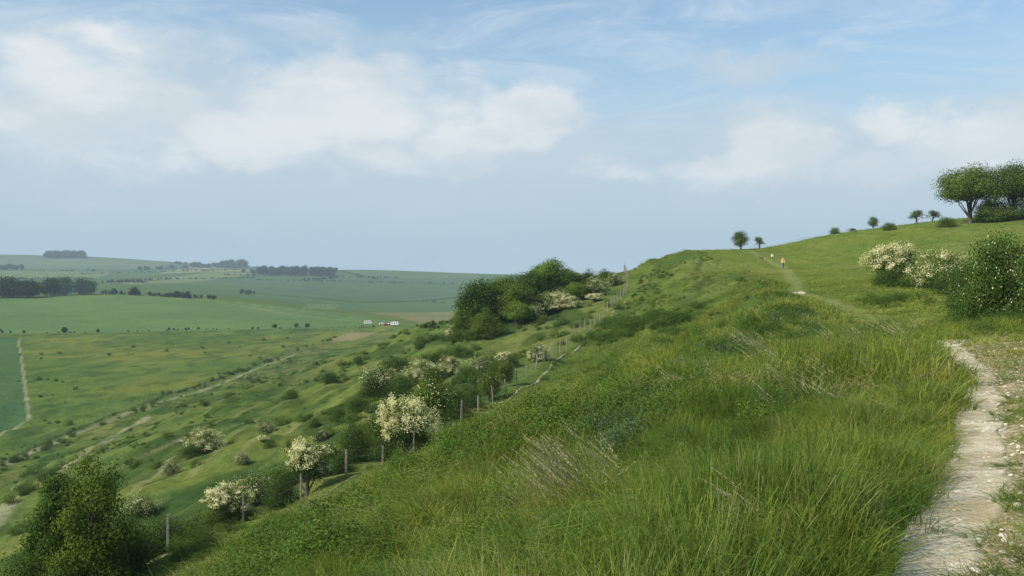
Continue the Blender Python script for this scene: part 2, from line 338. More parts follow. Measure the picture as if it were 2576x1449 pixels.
# ---------------------------------------------------------------- mesh building blocks
class B:
    def __init__(s): s.v=[];s.f=[];s.m=[];s.c=[]
    def tube(s,pts,rad,mi=0,sides=6,cap=True,c=.5):
        pts=[Vector(p) for p in pts]; b0=len(s.v); up=Vector((.13,.21,1))
        for i,p in enumerate(pts):
            t=(pts[min(i+1,len(pts)-1)]-pts[max(i-1,0)]).normalized()
            a=t.cross(up if abs(t.z)<.95 else Vector((1,.1,0))).normalized(); bb=t.cross(a)
            for k in range(sides):
                an=2*math.pi*k/sides; s.v.append(tuple(p+(a*math.cos(an)+bb*math.sin(an))*rad[i])); s.c.append(c)
        for i in range(len(pts)-1):
            for k in range(sides):
                k2=(k+1)%sides
                s.f.append((b0+i*sides+k,b0+i*sides+k2,b0+(i+1)*sides+k2,b0+(i+1)*sides+k)); s.m.append(mi)
        if cap:
            s.f.append(tuple(b0+k for k in range(sides))[::-1]); s.m.append(mi)
            e=b0+(len(pts)-1)*sides; s.f.append(tuple(e+k for k in range(sides))); s.m.append(mi)
    def box(s,c,d,mi=0,rz=0,taper=1):
        b0=len(s.v); cs,sn=math.cos(rz),math.sin(rz)
        for z in (-1,1):
            t=taper if z>0 else 1
            for x,y in ((-1,-1),(1,-1),(1,1),(-1,1)):
                X=x*d[0]/2*t;Y=y*d[1]/2*t; s.v.append((c[0]+X*cs-Y*sn,c[1]+X*sn+Y*cs,c[2]+z*d[2]/2)); s.c.append(.5)
        for f in ((3,2,1,0),(4,5,6,7),(0,1,5,4),(1,2,6,5),(2,3,7,6),(3,0,4,7)):
            s.f.append(tuple(b0+k for k in f)); s.m.append(mi)
    def leaves(s,C,Nn,size,mi,lc,asp=.6):
        n=len(C); b0=len(s.v)
        r=rng.normal(size=(n,3)); a=np.cross(Nn,r); a/=np.linalg.norm(a,axis=1)[:,None]+1e-9; b=np.cross(Nn,a)
        sz=np.asarray(size).reshape(-1,1)*(.7+.6*rng.random((n,1)))
        q=np.stack([C-a*sz*.5,C+b*sz*.5*asp,C+a*sz*.5,C-b*sz*.5*asp],1).reshape(-1,3)
        s.v.extend(map(tuple,q)); s.c.extend(np.repeat(np.broadcast_to(lc,(n,)),4).tolist())
        s.f.extend([(b0+4*i,b0+4*i+1,b0+4*i+2,b0+4*i+3) for i in range(n)])
        s.m.extend(mi.tolist() if hasattr(mi,'__len__') else [mi]*n)
    def mesh(s,name,mats,smooth=False):
        me=bpy.data.meshes.new(name); me.from_pydata(s.v,[],s.f); me.polygons.foreach_set('material_index',s.m)
        add_attr(me,'lc',np.array(s.c))
        for x in mats: me.materials.append(x)
        if smooth: me.polygons.foreach_set('use_smooth',[True]*len(s.f))
        me.update(); return me
def unit(n):
    v=rng.normal(size=(n,3)); return v/np.linalg.norm(v,axis=1)[:,None]
def tree_mesh(name,h=5,w=4,trunk=.1,nc=30,nl=5000,ls=.14,leaf=None,bloss=0,flat=.9,rag=.5,tr=.035,clr=(.16,.3),dome=False):
    """tapered trunk, limbs that reach into clumps of small leaf faces"""
    b=B(); z0=h*trunk; ch=h-z0; mid=np.array([0,0,z0+ch*.5])
    d=unit(nc); d[:,2]=np.where(d[:,2]<-flat,-flat*rng.random(nc),d[:,2])
    r=(.3+.7*rng.random(nc)**.55)*(1-rag*.35*rng.random(nc))
    R=np.array([w*.5,w*.5,ch*.5]); cr=(clr[0]+(clr[1]-clr[0])*rng.random(nc))*min(w,ch*1.2)*.9
    if dome:
        d[:,2]=np.abs(d[:,2]); C=np.array([0,0,z0])+d*r[:,None]*np.maximum(np.array([w*.5,w*.5,ch])-cr[:,None]*.7,R*.3)
        C[:,2]=np.maximum(C[:,2],cr*.45)
    else:
        C=mid+d*r[:,None]*np.maximum(R-cr[:,None]*.6,R*.35)
        tz=(C[:,2]-z0)/ch; C[:,:2]*=(1.12-.35*np.clip(tz,0,1))[:,None]
    lean=rng.normal(size=2)*h*.03
    top=Vector((lean[0],lean[1],z0+ch*.6)); nseg=6; tp=[]; rd=[]
    for i in range(nseg+1):
        t=i/nseg; tp.append(Vector((lean[0]*t+random.gauss(0,.02)*h*.4*(i>0),lean[1]*t+random.gauss(0,.02)*h*.4*(i>0),-.25+(top.z+.25)*t))); rd.append(h*tr*(1.25-t*.95)*(1.3 if i==0 else 1))
    b.tube(tp,rd,0,7)
    for k in range(nc):
        if k%2 and nc>24: continue
        t=.15+.7*random.random(); i=min(int(t*nseg),nseg-1); st=tp[i].lerp(tp[i+1],t*nseg-i); e=Vector(C[k])
        if st.z>e.z: st=tp[1]
        m1=st.lerp(e,.45)+Vector((random.gauss(0,.05)*w,random.gauss(0,.05)*w,.06*h)); r0=h*tr*.42
        b.tube([st,m1,e],[r0,r0*.55,r0*.15],0,5,False)
        for q in range(3):
            e2=e+Vector(unit(1)[0])*float(cr[k])*.9; b.tube([m1.lerp(e,.7),e2],[r0*.25,r0*.06],0,3,False)
    wt=cr**2; wt/=wt.sum(); ki=rng.choice(nc,nl,p=wt)
    dd=unit(nl); rr=rng.random(nl)**.45; sq=np.array([1.15,1.15,.85])
    L=C[ki]+dd*(rr*cr[ki])[:,None]*sq
    L+=rng.normal(size=L.shape)*ls*.5
    L[:,2]=np.maximum(L[:,2],.06*h*rng.random(nl)+.02)
    out=(L-mid)/R; Nn=dd*.8+out*.4+rng.normal(size=L.shape)*.45+np.array([0,0,.25]); Nn/=np.linalg.norm(Nn,axis=1)[:,None]
    # clump highlights put into the leaf tint: outer leaves paler, inner ones darker
    lc=np.clip(rng.random(nc)[ki]*.55+rng.random(nl)*.2+.3*(rr>.8),0,1)
    b.leaves(L,Nn,np.full(nl,ls),1,lc)
    if bloss>0:
        nb=int(nl*bloss); cb=rng.random(nc)<.8
        kk=rng.choice(np.nonzero(cb)[0],nb); 
        nk=7; kd=unit(nc*nk).reshape(nc,nk,3); kd[...,2]=np.abs(kd[...,2])*.9+.05*kd[...,2]
        sel=rng.integers(0,nk,nb); o=kd[kk,sel]; o=o/np.linalg.norm(o,axis=1)[:,None]
        Lb=C[kk]+o*(cr[kk]*1.02)[:,None]*sq+rng.normal(size=(nb,3))*(cr[kk]*.16)[:,None]
        Nb=o+rng.normal(size=(nb,3))*.5+np.array([0,0,.3]); Nb/=np.linalg.norm(Nb,axis=1)[:,None]
        b.leaves(Lb,Nb,np.full(nb,ls*.75),2,rng.random(nb),.9)
    return b.mesh(name,[M_bark,leaf or M_leaf,M_bloss])

def proto_coll(name,meshes):
    c=bpy.data.collections.new(name)
    for i,m in enumerate(meshes):
        o=bpy.data.objects.new(f'{name}_{i:02d}',m); c.objects.link(o)
    return c
def scatter(name,pts,rot,scl,coll,nprot,ids=None):
    pts=np.asarray(pts,np.float32); n=len(pts)
    me=bpy.data.meshes.new(name); me.vertices.add(n); me.vertices.foreach_set('co',pts.ravel())
    add_attr(me,'rot',rot,'FLOAT_VECTOR'); 
    scl=np.asarray(scl,np.float32)
    if scl.ndim==1: scl=np.repeat(scl[:,None],3,1)
    add_attr(me,'scl',scl,'FLOAT_VECTOR')
    add_attr(me,'pid',rng.integers(0,nprot,n) if ids is None else ids,'INT')
    ob=link(name,me); ng=bpy.data.node_groups.new(name,'GeometryNodeTree')
    ng.interface.new_socket('Geometry',in_out='INPUT',socket_type='NodeSocketGeometry'); ng.interface.new_socket('Geometry',in_out='OUTPUT',socket_type='NodeSocketGeometry')
    gi=ng.nodes.new('NodeGroupInput'); go=ng.nodes.new('NodeGroupOutput'); ip=ng.nodes.new('GeometryNodeInstanceOnPoints')
    ci=ng.nodes.new('GeometryNodeCollectionInfo'); ci.inputs['Collection'].default_value=coll; ci.inputs['Separate Children'].default_value=True; ci.inputs['Reset Children'].default_value=True
    def na(nm,t):
        a=ng.nodes.new('GeometryNodeInputNamedAttribute'); a.data_type=t; a.inputs['Name'].default_value=nm; return a.outputs['Attribute']
    e=ng.nodes.new('FunctionNodeEulerToRotation'); L=ng.links.new
    L(gi.outputs[0],ip.inputs['Points']); L(ci.outputs[0],ip.inputs['Instance']); ip.inputs['Pick Instance'].default_value=True
    L(na('pid','INT'),ip.inputs['Instance Index']); L(na('rot','FLOAT_VECTOR'),e.inputs[0]); L(e.outputs[0],ip.inputs['Rotation']); L(na('scl','FLOAT_VECTOR'),ip.inputs['Scale'])
    L(ip.outputs[0],go.inputs[0]); md=ob.modifiers.new('instances','NODES'); md.node_group=ng; return ob

# ---------------------------------------------------------------- grass
def clump(name,nb,h,rad,w,matl,bend=.45,seg=4):
    V=[];Fc=[];c=[]
    for i in range(nb):
        a=random.random()*6.283; r=rad*math.sqrt(random.random()); x0,y0=r*math.cos(a),r*math.sin(a)
        da=a+random.gauss(0,.9); hh=h*(.35+.75*random.random()); bd=bend*hh*(.3+random.random())+.0; ww=w*(.6+.8*random.random())
        fa=random.random()*6.283; sx,sy=math.cos(fa)*ww/2,math.sin(fa)*ww/2; b0=len(V); cc=random.random()
        for k in range(seg):
            t=k/seg; X=x0+math.cos(da)*bd*t**2+.06*hh*t; Y=y0+math.sin(da)*bd*t**2; Z=hh*(t-.3*bend*t**3)-.03; s=1-t*.75
            V+= [(X-sx*s,Y-sy*s,Z),(X+sx*s,Y+sy*s,Z)]; c+=[cc,cc]
        V.append((x0+math.cos(da)*bd*1.1+.06*hh,y0+math.sin(da)*bd*1.1,hh*(1-.3*bend)-.03-.22*hh*bend)); c.append(cc)
        for k in range(seg-1): Fc.append((b0+2*k,b0+2*k+1,b0+2*k+3,b0+2*k+2))
        Fc.append((b0+2*seg-2,b0+2*seg-1,b0+2*seg))
    me=bpy.data.meshes.new(name); me.from_pydata(V,[],Fc); add_attr(me,'lc',np.array(c)); me.materials.append(matl); me.update(); return me
def seedclump(name,nb,h):
    b=B()
    for i in range(nb):
        a=random.random()*6.283; r=.16*random.random(); hh=h*(.7+.4*random.random()); da=random.gauss(0,.5)
        p0=Vector((r*math.cos(a),r*math.sin(a),0)); d=Vector((math.cos(da),math.sin(da),0))
        pts=[p0+d*(.05*t+.42*t**3)*hh+Vector((0,0,hh*(t-.16*t**3))) for t in (0,.35,.7,.88,1.)]
        b.tube(pts,[.0018,.0016,.0014,.001,.001],1,3,False)
        n=24; t=rng.random(n); A=np.array(pts[2]);Bv=np.array(pts[4]); C=A+(Bv-A)*t[:,None]*1.05+rng.normal(size=(n,3))*.005*(1.1-t)[:,None]
        ax=np.array((pts[4]-pts[2]).normalized()); Nn=np.cross(unit(n),ax); Nn/=np.linalg.norm(Nn,axis=1)[:,None]
        b0=len(b.v)
        for q in range(n):
            sd_=np.cross(ax,Nn[q]); c_=C[q]; l=.015; w_=.0038
            b.v+= [tuple(c_-ax*l),tuple(c_+sd_*w_),tuple(c_+ax*l),tuple(c_-sd_*w_)]; b.c+=[.5]*4; b.f.append((b0+4*q,b0+4*q+1,b0+4*q+2,b0+4*q+3)); b.m.append(0)
    return b.mesh(name,[M_straw,M_grass])
G_near=[clump(f'tuft{i}',90,.5,.2,(.006,.007,.006,.011,.006,.005)[i],(M_grassd,M_grass,M_grassd,M_grassd,M_grass,M_grassy)[i],(.5,.7,.9,1.0,.6,.6)[i]) for i in range(6)]
G_mid=[clump(f'mtuft{i}',60,.5,.34,.015,(M_grassd,M_grass,M_grassd,M_grass,M_grassy)[i],.5+.2*i,3) for i in range(5)]
G_far=[clump(f'ftuft{i}',40,.5,.8,.05,M_grassf,.7,2) for i in range(4)]
C_near=proto_coll('grass_tuft',G_near); C_mid=proto_coll('grass_tuft_mid',G_mid); C_far=proto_coll('grass_tuft_far',G_far)
def sample(y0,y1,px0,px1,n):
    y=np.sqrt(rng.random(n)*(y1**2-y0**2)+y0**2); px=px0+(px1-px0)*rng.random(n); return (px-CX)/F*y,y
def grassband(name,y0,y1,px0,px1,n,coll,np_,hs,sc):
    x,y=sample(y0,y1,px0,px1,n)
    dp=x-xp(y); far=y>45
    k=(x>xf(y)+1.3+.3*far)&((dp<-.24-.22*vnoise(y*2,y*0+1,3))|(dp>.30+.15*vnoise(y*3,y*0+4,3)))
    right=(dp>.0)&(y<26); k&=~(right&(rng.random(n)<.45)&(dp<3.2))
    k&=~((y>60)&(np.abs(dp)<.8))
    k&=(fbm(x/1.1,y/1.1,47)>.40)|(rng.random(n)<.25)
    if y0>60: k&=rng.random(n)<np.where(x>xe(y)+1,.55,1)
    x,y,dp=x[k],y[k],dp[k]; right=right[k]
    nn=fbm(x/1.5,y/1.5,41); n2=fbm(x/5,y/5,42)
    hgt=hs*(.1+1.5*nn)*(.2+1.4*n2)
    tall=np.exp(-((x-(xp(y)-1.9))/1.7)**2)*sstep(9,14,y)*(1-sstep(24,34,y)); hgt*=1+.9*tall
    tall2=np.exp(-((x-(xp(y)-1.2))/.9)**2)*(1-sstep(9,14,y)); hgt*=1+.4*tall2
    edge=sstep(.2,1.0,-dp); hgt*=np.where(dp<0,.5+.5*edge,1)
    hgt*=1-.3*sstep(0,5,xe(y)-x)
    hgt=np.where(right,hs*(.16+.45*sstep(1.5,5,dp))*(.4+nn),hgt)
    platm=(x>xe(y)+2)&(y>32); hgt=np.where(platm,hgt*.36,hgt)
    hgt*=np.where(x-xf(y)<5,.55,1)
    hgt=np.minimum(hgt,1.2)
    z=H(x,y)
    s=np.stack([sc*(.7+.6*rng.random(len(x)))]*2+[hgt*2.],1)
    rot=np.stack([rng.normal(size=len(x))*.16,rng.normal(size=len(x))*.16+.04,rng.random(len(x))*6.28],1)
    pid=np.where(fbm(x/2.5,y/2.5,49)+.25*(rng.random(len(x))-.5)>.5,rng.integers(0,np_,len(x)),rng.integers(0,max(2,np_//2),len(x)))
    return np.stack([x,y,z],1),rot,s,pid
def mk(name,*a):
    p_,r_,s_,i_=grassband(name,*a); scatter(name,p_,r_,s_,a[5],a[6],i_)
mk('meadow_grass',2.6,13,300,2900,4300,C_near,6,.52,1.0)
mk('hillside_grass',12,38,-300,2900,13000,C_mid,5,.52,1.)
mk('slope_grass',36,100,200,2750,14000,C_far,4,.40,.8)
mk('ridge_grass',95,215,1250,2750,9000,C_far,4,.30,1.1)
# seed heads
S=[seedclump(f'seedgrass{i}',7,1.0) for i in range(4)]; CS=proto_coll('seeding_grass_proto',S)
x,y=sample(4.5,22,1100,2350,1500); dp=x-xp(y); nn=fbm(x/1.6,y/1.6,61)
k=(dp<-.7)&(x>xe(y)-4)&(((nn>.64)&(y<10))|((y>10)&(rng.random(len(x))<.10)&(dp>-4)))
x,y=x[k],y[k]; hh=.5+.25*rng.random(len(x)); hh=np.where(y>10,hh*1.4,hh)
ex=np.array([G(1450+random.gauss(0,60),1340+random.gauss(0,30)) for _ in range(34)]); x=np.concatenate([x,ex[:,0]]); y=np.concatenate([y,ex[:,1]]); hh=np.concatenate([hh,.65+.25*rng.random(34)])
scatter('seeding_grass',np.stack([x,y,H(x,y)],1),np.stack([rng.normal(size=len(x))*.1,rng.normal(size=len(x))*.1,math.pi+rng.normal(size=len(x))*.4],1),hh,CS,4)

# ---------------------------------------------------------------- low broad-leaved plants
def mound(name,r,h,nl,ls,matl):
    b=B(); d=unit(nl); d[:,2]=np.abs(d[:,2]); rr=.5+.55*rng.random(nl)
    ph=rng.random(3)*6.28; az=np.arctan2(d[:,1],d[:,0]); lump=1+.25*np.sin(3*az+ph[0])+.18*np.sin(5*az+ph[1])+.15*np.sin(7*d[:,2]+ph[2])
    C=d*np.array([r,r,h])*(rr*lump)[:,None]; Nn=d+rng.normal(size=(nl,3))*.8+np.array([0,0,.3]); Nn/=np.linalg.norm(Nn,axis=1)[:,None]
    b.leaves(C,Nn,np.full(nl,ls),1,rng.random(nl))
    for i in range(9):
        e=Vector(C[rng.integers(nl)]); b.tube([(0,0,-.1),tuple(e*.5+Vector((0,0,.1*h))),tuple(e)],[.012,.008,.003],0,4,False)
    return b.mesh(name,[M_bark,matl])
LOW=[mound('bram0',.6,.45,3400,.036,M_bram),mound('bram1',.7,.36,3600,.036,M_bram),mound('herb2',.45,.5,2000,.038,M_blue),mound('leafy3',.5,.5,2000,.04,M_leafb),mound('dark4',.6,.6,2800,.042,M_leafd)]
CL=proto_coll('low_plant',LOW)
pts=[];rt=[];sc=[];ids=[]
def lowat(px,py,n,spx,spy,ids_,s0=.6,s1=1.2):
    for i in range(n):
        q=G(px+random.gauss(0,spx),py+random.gauss(0,spy)); 
        if abs(q[0]-float(xp(q[1])))<.75: continue
        pts.append(q); rt.append((0,0,random.random()*6.28)); ids.append(random.choice(ids_)); sc.append(random.uniform(s0,s1))
for a in [(620,1400,46,120,45,[0,1,4,3],.4,1.0),(850,1370,34,100,40,[0,1,3],.4,1.0),(430,1400,26,70,40,[0,4]),(1060,1180,16,110,40,[0,3],.4,.9),(1180,1110,14,90,25,[0,1],.4,.9),
          (1560,1120,16,60,25,[2],.4,.8),(1640,1060,14,50,25,[2,3],.4,.9),(1850,905,40,80,28,[0,2,3],.4,.9),(1960,850,26,50,16,[2,4],.5,1.),(1590,825,30,60,12,[4,1],1.,2.2),
          (1530,850,18,35,15,[4,0],.8,1.9),(1985,800,16,30,8,[4,2],.5,1.1),(1260,1400,14,60,20,[0,3],.3,.6),(2330,1130,26,25,60,[0,3],.25,.45),(1900,1050,24,60,35,[0,3,2],.3,.7),
          (1700,1010,24,90,30,[3,0],.4,.9),(1380,1060,30,120,40,[3,1],.4,1.0),(1470,940,30,80,30,[0,3],.5,1.1),(2440,820,24,60,12,[0,4],.4,.9),(2250,760,20,70,8,[4,0],.5,1.1),(1750,850,20,60,20,[3,0],.6,1.2),(1960,1400,10,60,20,[3],.2,.35),
          (1500,800,24,120,40,[4,0,3],.6,1.5),(1300,1230,20,150,60,[3,0],.3,.7),(1640,760,18,60,30,[3,4],.8,1.6),(2520,810,30,60,15,[0,4],.6,1.1),(1650,1380,14,120,30,[0,3],.2,.35),(2100,1330,16,60,60,[0,3],.2,.32),(1700,1200,16,120,50,[0,3,1],.25,.5)]:
    lowat(*a)
scatter('bramble_patch',pts,np.array(rt),np.array(sc),CL,5,np.array(ids))

# chalk lumps
def stone(name):
    import bmesh
    bm=bmesh.new(); bmesh.ops.create_icosphere(bm,subdivisions=2,radius=1)
    for v in bm.verts: v.co*=random.uniform(.75,1.1); v.co.z*=.55
    me=bpy.data.meshes.new(name); bm.to_mesh(me); bm.free(); me.materials.append(M_chalkst); return me
CST=proto_coll('chalk_stone_proto',[stone(f'st{i}') for i in range(4)])
y=rng.random(3200)**1.3*22+3; off=np.where(rng.random(3200)<.5,rng.normal(size=3200)*.2,rng.random(3200)*2.4); x=xp(y)+off
pp=np.stack([x,y,H(x,y)+.012],1); ex=[G(1580+random.gauss(0,35),1200+random.gauss(0,25)) for i in range(110)]+[G(1475+random.gauss(0,10),1310+random.gauss(0,8)) for i in range(25)]
pp=np.concatenate([pp,np.array(ex)]); s=.006+.024*rng.random(len(pp))**3; s[-135:]=.02+.06*rng.random(135)
scatter('chalk_stones',pp,rng.random((len(pp),3))*np.array([.3,.3,6.28]),s,CST,4)

# ---------------------------------------------------------------- trees
T_haw=[tree_mesh('haw0',4,4.0,.03,44,11000,.10,M_leaf,.6,dome=True),tree_mesh('haw1',4,3.4,.14,36,9000,.10,M_leaf,.8,rag=.9),tree_mesh('haw2',4,5.2,.02,44,11000,.11,M_leafd,.22,dome=True),tree_mesh('haw3',4,3.7,.10,38,9000,.11,M_leaf,1.1)]
T_dark=[tree_mesh('dk0',4,4.8,.02,40,10000,.11,M_leafd,0,rag=.9,dome=True),tree_mesh('dk1',4,3.5,.05,40,10000,.11,M_leaf,.03,rag=.8)]
T_big=[tree_mesh('big0',12,11.5,.05,70,17000,.34,M_leafd,0,.9,.5,.03,(.12,.21)),tree_mesh('big1',12,10.5,.06,65,15000,.33,M_leafb,0,.9,.6,.03,(.12,.21)),tree_mesh('big2',12,14,.02,75,18000,.34,M_leaf,0,.9,.6,.03,(.11,.2),dome=True),
       tree_mesh('oak3',12,14.5,.13,80,20000,.30,M_leaf,0,.45,.4,.03,(.10,.2))]
T_spr=[tree_mesh('sp0',5,4.6,.10,34,3200,.16,M_leaf,0,.8,.8,.03,(.1,.2)),tree_mesh('rd0',5,5,.08,40,7000,.15,M_leaf,0,.9,.3,.03,(.15,.25)),tree_mesh('tb0',5,6,.02,40,7000,.15,M_leaf,0,.9,.7,.03,(.13,.23),dome=True)]
T_left=[tree_mesh('ash0',5.5,4.4,.02,60,34000,.10,M_leaf,0,.9,.4,.02,(.12,.2),dome=True),tree_mesh('ash1',5.5,3.6,.05,50,26000,.10,M_leafd,0,.9,.5,.02,(.13,.22))]
def put(name,mesh,mh,mw,px,py,hpx,wpx=None,q=None,sink=.1):
    q=G(px,py) if q is None else q; d=q[1]; h=hpx*d/F; s=h/mh; sw=s if wpx is None else wpx*d/F/mw
    return link(name,mesh,(q[0],q[1],q[2]-sink*s),(0,0,random.random()*6.28),(sw,sw,s))
def at(px,y): x=(px-CX)/F*y; return np.array([x,y,float(H(x,y))])
hw_={0:4.0,1:3.4,2:5.2,3:3.7}
for m,px,py,h,w,y in [(3,1020,1125,178,150,60),(1,770,1235,165,135,50),(1,575,1300,125,140,44.5),(2,640,1250,100,130,52),(0,1355,897,60,74,94),(3,1268,900,40,42,100),
                 (2,960,990,90,130,None),(0,1055,960,78,95,None),(0,1130,945,66,85,None),(0,510,1135,72,115,None),(2,350,1300,66,110,None),(2,1215,950,62,80,None),
                 (2,670,1090,36,70,None),(2,810,1110,38,50,None),(3,660,1115,20,30,None),(2,610,1170,34,50,None),(2,430,1195,40,60,None),
                 (0,1390,780,62,115,None),(3,1280,808,44,68,None),(0,1140,850,46,46,None),(2,1340,805,50,70,None),(2,1500,748,66,86,None),(2,1545,718,40,56,None),(3,1495,760,26,44,None),(0,1440,775,40,62,None),(2,1200,935,50,70,None)]:
    q=None if y is None else at(px,y)
    if y is not None and q[0]>float(xf(y))-.9: q=np.array([float(xf(y))-.9,y,float(H(float(xf(y))-.9,y))])
    put('hawthorn_tree',T_haw[m],4,hw_[m],px,py,h,w,q)
for m,px,py,h,w,y in [(1,1125,1090,160,135,64),(0,1165,1060,110,120,68),(1,1308,958,78,60,82),(0,890,1130,140,130,60),(0,700,1235,110,120,50),(0,480,1340,115,180,41),(0,370,1400,115,140,39),(0,930,1000,70,90,None),(0,730,1005,32,64,None),(0,825,965,40,68,None),(1,900,922,30,36,None),
                      (0,850,1062,46,68,None),(0,485,1150,42,94,None),(0,1055,880,24,34,None),(0,790,1075,30,44,None),(0,1225,980,60,74,None),(0,600,1330,80,130,45),(0,250,1420,90,120,37),(1,820,1180,95,100,54),(0,1000,1010,70,120,None),(1,1090,985,70,80,None),(0,1180,960,54,74,None),(0,900,1040,56,84,None),
                      (0,960,1090,90,120,60),(0,1070,1100,80,100,62),(0,860,1190,70,100,53),(0,550,1310,70,120,44),(0,1250,940,46,70,None),(0,1290,925,40,60,None),(0,1180,900,30,50,None),(0,1000,935,46,90,None),(0,1100,915,36,60,None),(0,420,1370,100,140,40),(0,560,1290,80,110,48),(0,760,1200,90,120,55),
                      (1,950,1060,90,80,66),(0,1190,1030,80,90,72),(1,1240,990,80,70,77),(0,1010,985,60,80,None),(0,150,1440,70,120,35.5),(0,300,1440,90,120,36)]:
    q=None if y is None else at(px,y)
    if y is not None and q[0]>float(xf(y))-1.: q=np.array([float(xf(y))-1.,y,float(H(float(xf(y))-1.,y))])
    put('hawthorn_bush',T_dark[m],4,(4.8,3.5)[m],px,py,h,w,q)
put('young_ash_tree',T_left[0],5.5,4.4,225,0,440,270,at(225,35)); put('young_ash_tree',T_left[1],5.5,3.6,160,0,385,200,at(150,36))
put('elder_bush',T_dark[0],4,4.8,60,0,250,210,at(45,34.5)); put('elder_bush',T_dark[0],4,4.8,330,0,200,180,at(315,37.5)); put('elder_bush',T_dark[0],4,4.8,330,0,190,180,at(120,33))
# wood on the shoulder of the scarp
for m,px,py,h,w in [(0,1205,838,145,150),(2,1290,800,125,150),(1,1385,750,108,130),(0,1330,775,100,120),(1,1430,735,66,90),(2,1225,848,85,110),(1,1265,795,112,110),(2,1175,838,100,90),(2,1480,724,56,80),(2,1520,710,40,80),(1,1300,820,70,90),(2,1360,790,60,100),(1,1450,755,50,90)]:
    put('sycamore_tree',T_big[m],12,(11.5,10.5,14)[m],px,py,h,w)
# skyline trees on the right
for m,px,py,h,w in [(3,2440,563,156,205),(3,2545,552,152,170),(2,2620,545,150,180),(2,2505,558,80,130)]: put('oak_tree',T_big[m],12,(11.5,10.5,14,14.5)[m],px,py,h,w)
put('round_hawthorn_tree',T_spr[1],5,5,1863,625,50,60)
for px,py,h,w in [(1910,620,36,40),(2305,553,40,56),(2345,552,34,50),(2140,572,11,34)]: put('thorn_tree',T_spr[0],5,4.6,px,py,h,w)
for px,py,h,w in [(2380,572,40,70),(2236,580,32,46),(2100,583,27,36)]: put('thorn_bush',T_spr[2],5,6,px,py,h,w)
put('thorn_tree',T_spr[1],5,5,2196,569,34,32)
# bushes beside the path on the right
put('hawthorn_tree',T_haw[3],4,3.7,2250,0,126,130,at(2245,84)); put('hawthorn_tree',T_haw[0],4,4.0,2370,0,135,170,at(2370,76)); put('hawthorn_bush',T_dark[0],4,4.8,2320,0,90,150,at(2315,80)); put('hawthorn_bush',T_dark[0],4,4.8,2250,0,60,120,at(2240,82))
put('hawthorn_bush',T_dark[0],4,4.8,2400,0,100,180,at(2400,66))
T_br=tree_mesh('bigbush',3.4,4.8,.01,75,36000,.075,M_leafd,.015,.9,.9,.02,(.12,.22),dome=True)
put('bramble_bush',T_br,3.4,4.8,2520,0,310,300,at(2535,38)); put('bramble_bush',T_br,3.4,4.8,2640,0,310,280,at(2650,36)); put('bramble_bush',T_br,3.4,4.8,2430,0,170,180,at(2445,48))

# scrub over the lower hillside
T_scr=[tree_mesh(f'scr{i}',1.,1.8,.01,14,1000,.07,[M_leafd,M_leaf,M_leafd,M_leafd][i],[0,.0,.0,0.][i],.9,.9,.02,(.2,.34),dome=True) for i in range(4)]
T_scr.append(tree_mesh('scr4',1.,1.5,.03,14,900,.07,M_leaf,.3,.9,.7,.02,(.2,.34),dome=True))
CSC=proto_coll('scrub_proto',T_scr)
n=24000; y=rng.random(n)**.8*400+30; x=-108+rng.random(n)*(xf(np.minimum(y,230))+108-3)
w=fbm(x/16,y/30,71); up=sstep(-70,-5,x-xf(np.minimum(y,230))*.8); pr=sstep(.46,.66,w)*(.45+.8*up)+.05; k=rng.random(n)<pr*.5; x,y=x[k],y[k]
s=.25+1.2*rng.random(len(x))**2.6; s*=np.where(rng.random(len(x))<.09,1.9,1)
P0=np.stack([x,y,H(x,y)-.05],1)
# low scrub tufts on the steep bank itself
n=2600; y2=60+150*rng.random(n); x2=xf(y2)+2+(xe(y2)-xf(y2)-1)*rng.random(n)**1.6; k=(fbm(x2/5,y2/14,73)>.54)&(rng.random(n)<.5); x2,y2=x2[k],y2[k]
ex=[]; es=[]
for a,b,n_,sp in [((0,1175),(560,950),34,10),((560,950),(850,850),16,6),((10,1285),(130,1195),10,5),((540,945),(620,935),8,4),((620,905),(820,920),14,12),((400,1000),(440,985),4,3),((90,1000),(300,1000),5,30),((0,960),(220,965),5,14),((100,1060),(180,1080),4,14),((1040,880),(1120,850),12,8),((1140,860),(1230,850),20,10),
                  ((300,1420),(560,1330),20,25),((560,1300),(900,1130),26,30),((900,1110),(1250,960),34,35),((950,930),(1200,890),20,15),((50,900),(800,860),16,40)]:
    for i in range(n_):
        t=random.random(); q=G(a[0]+(b[0]-a[0])*t+random.gauss(0,3),a[1]+(b[1]-a[1])*t-random.random()*3+random.gauss(0,sp*.3))
        if q[0]>float(xf(q[1]))-.6: continue
        ex.append(q); es.append(random.uniform(.6,1.7)*(1+q[1]/900))
P0=np.concatenate([P0,np.stack([x2,y2,H(x2,y2)-.05],1),np.array(ex)]); s=np.concatenate([s,.2+.5*rng.random(len(x2))**2,es])
ids=rng.choice(5,len(P0),p=[.32,.3,.21,.15,.02])
scatter('scrub_bushes',P0,np.stack([0*s,0*s,rng.random(len(s))*6.28],1),s,CSC,5,ids)

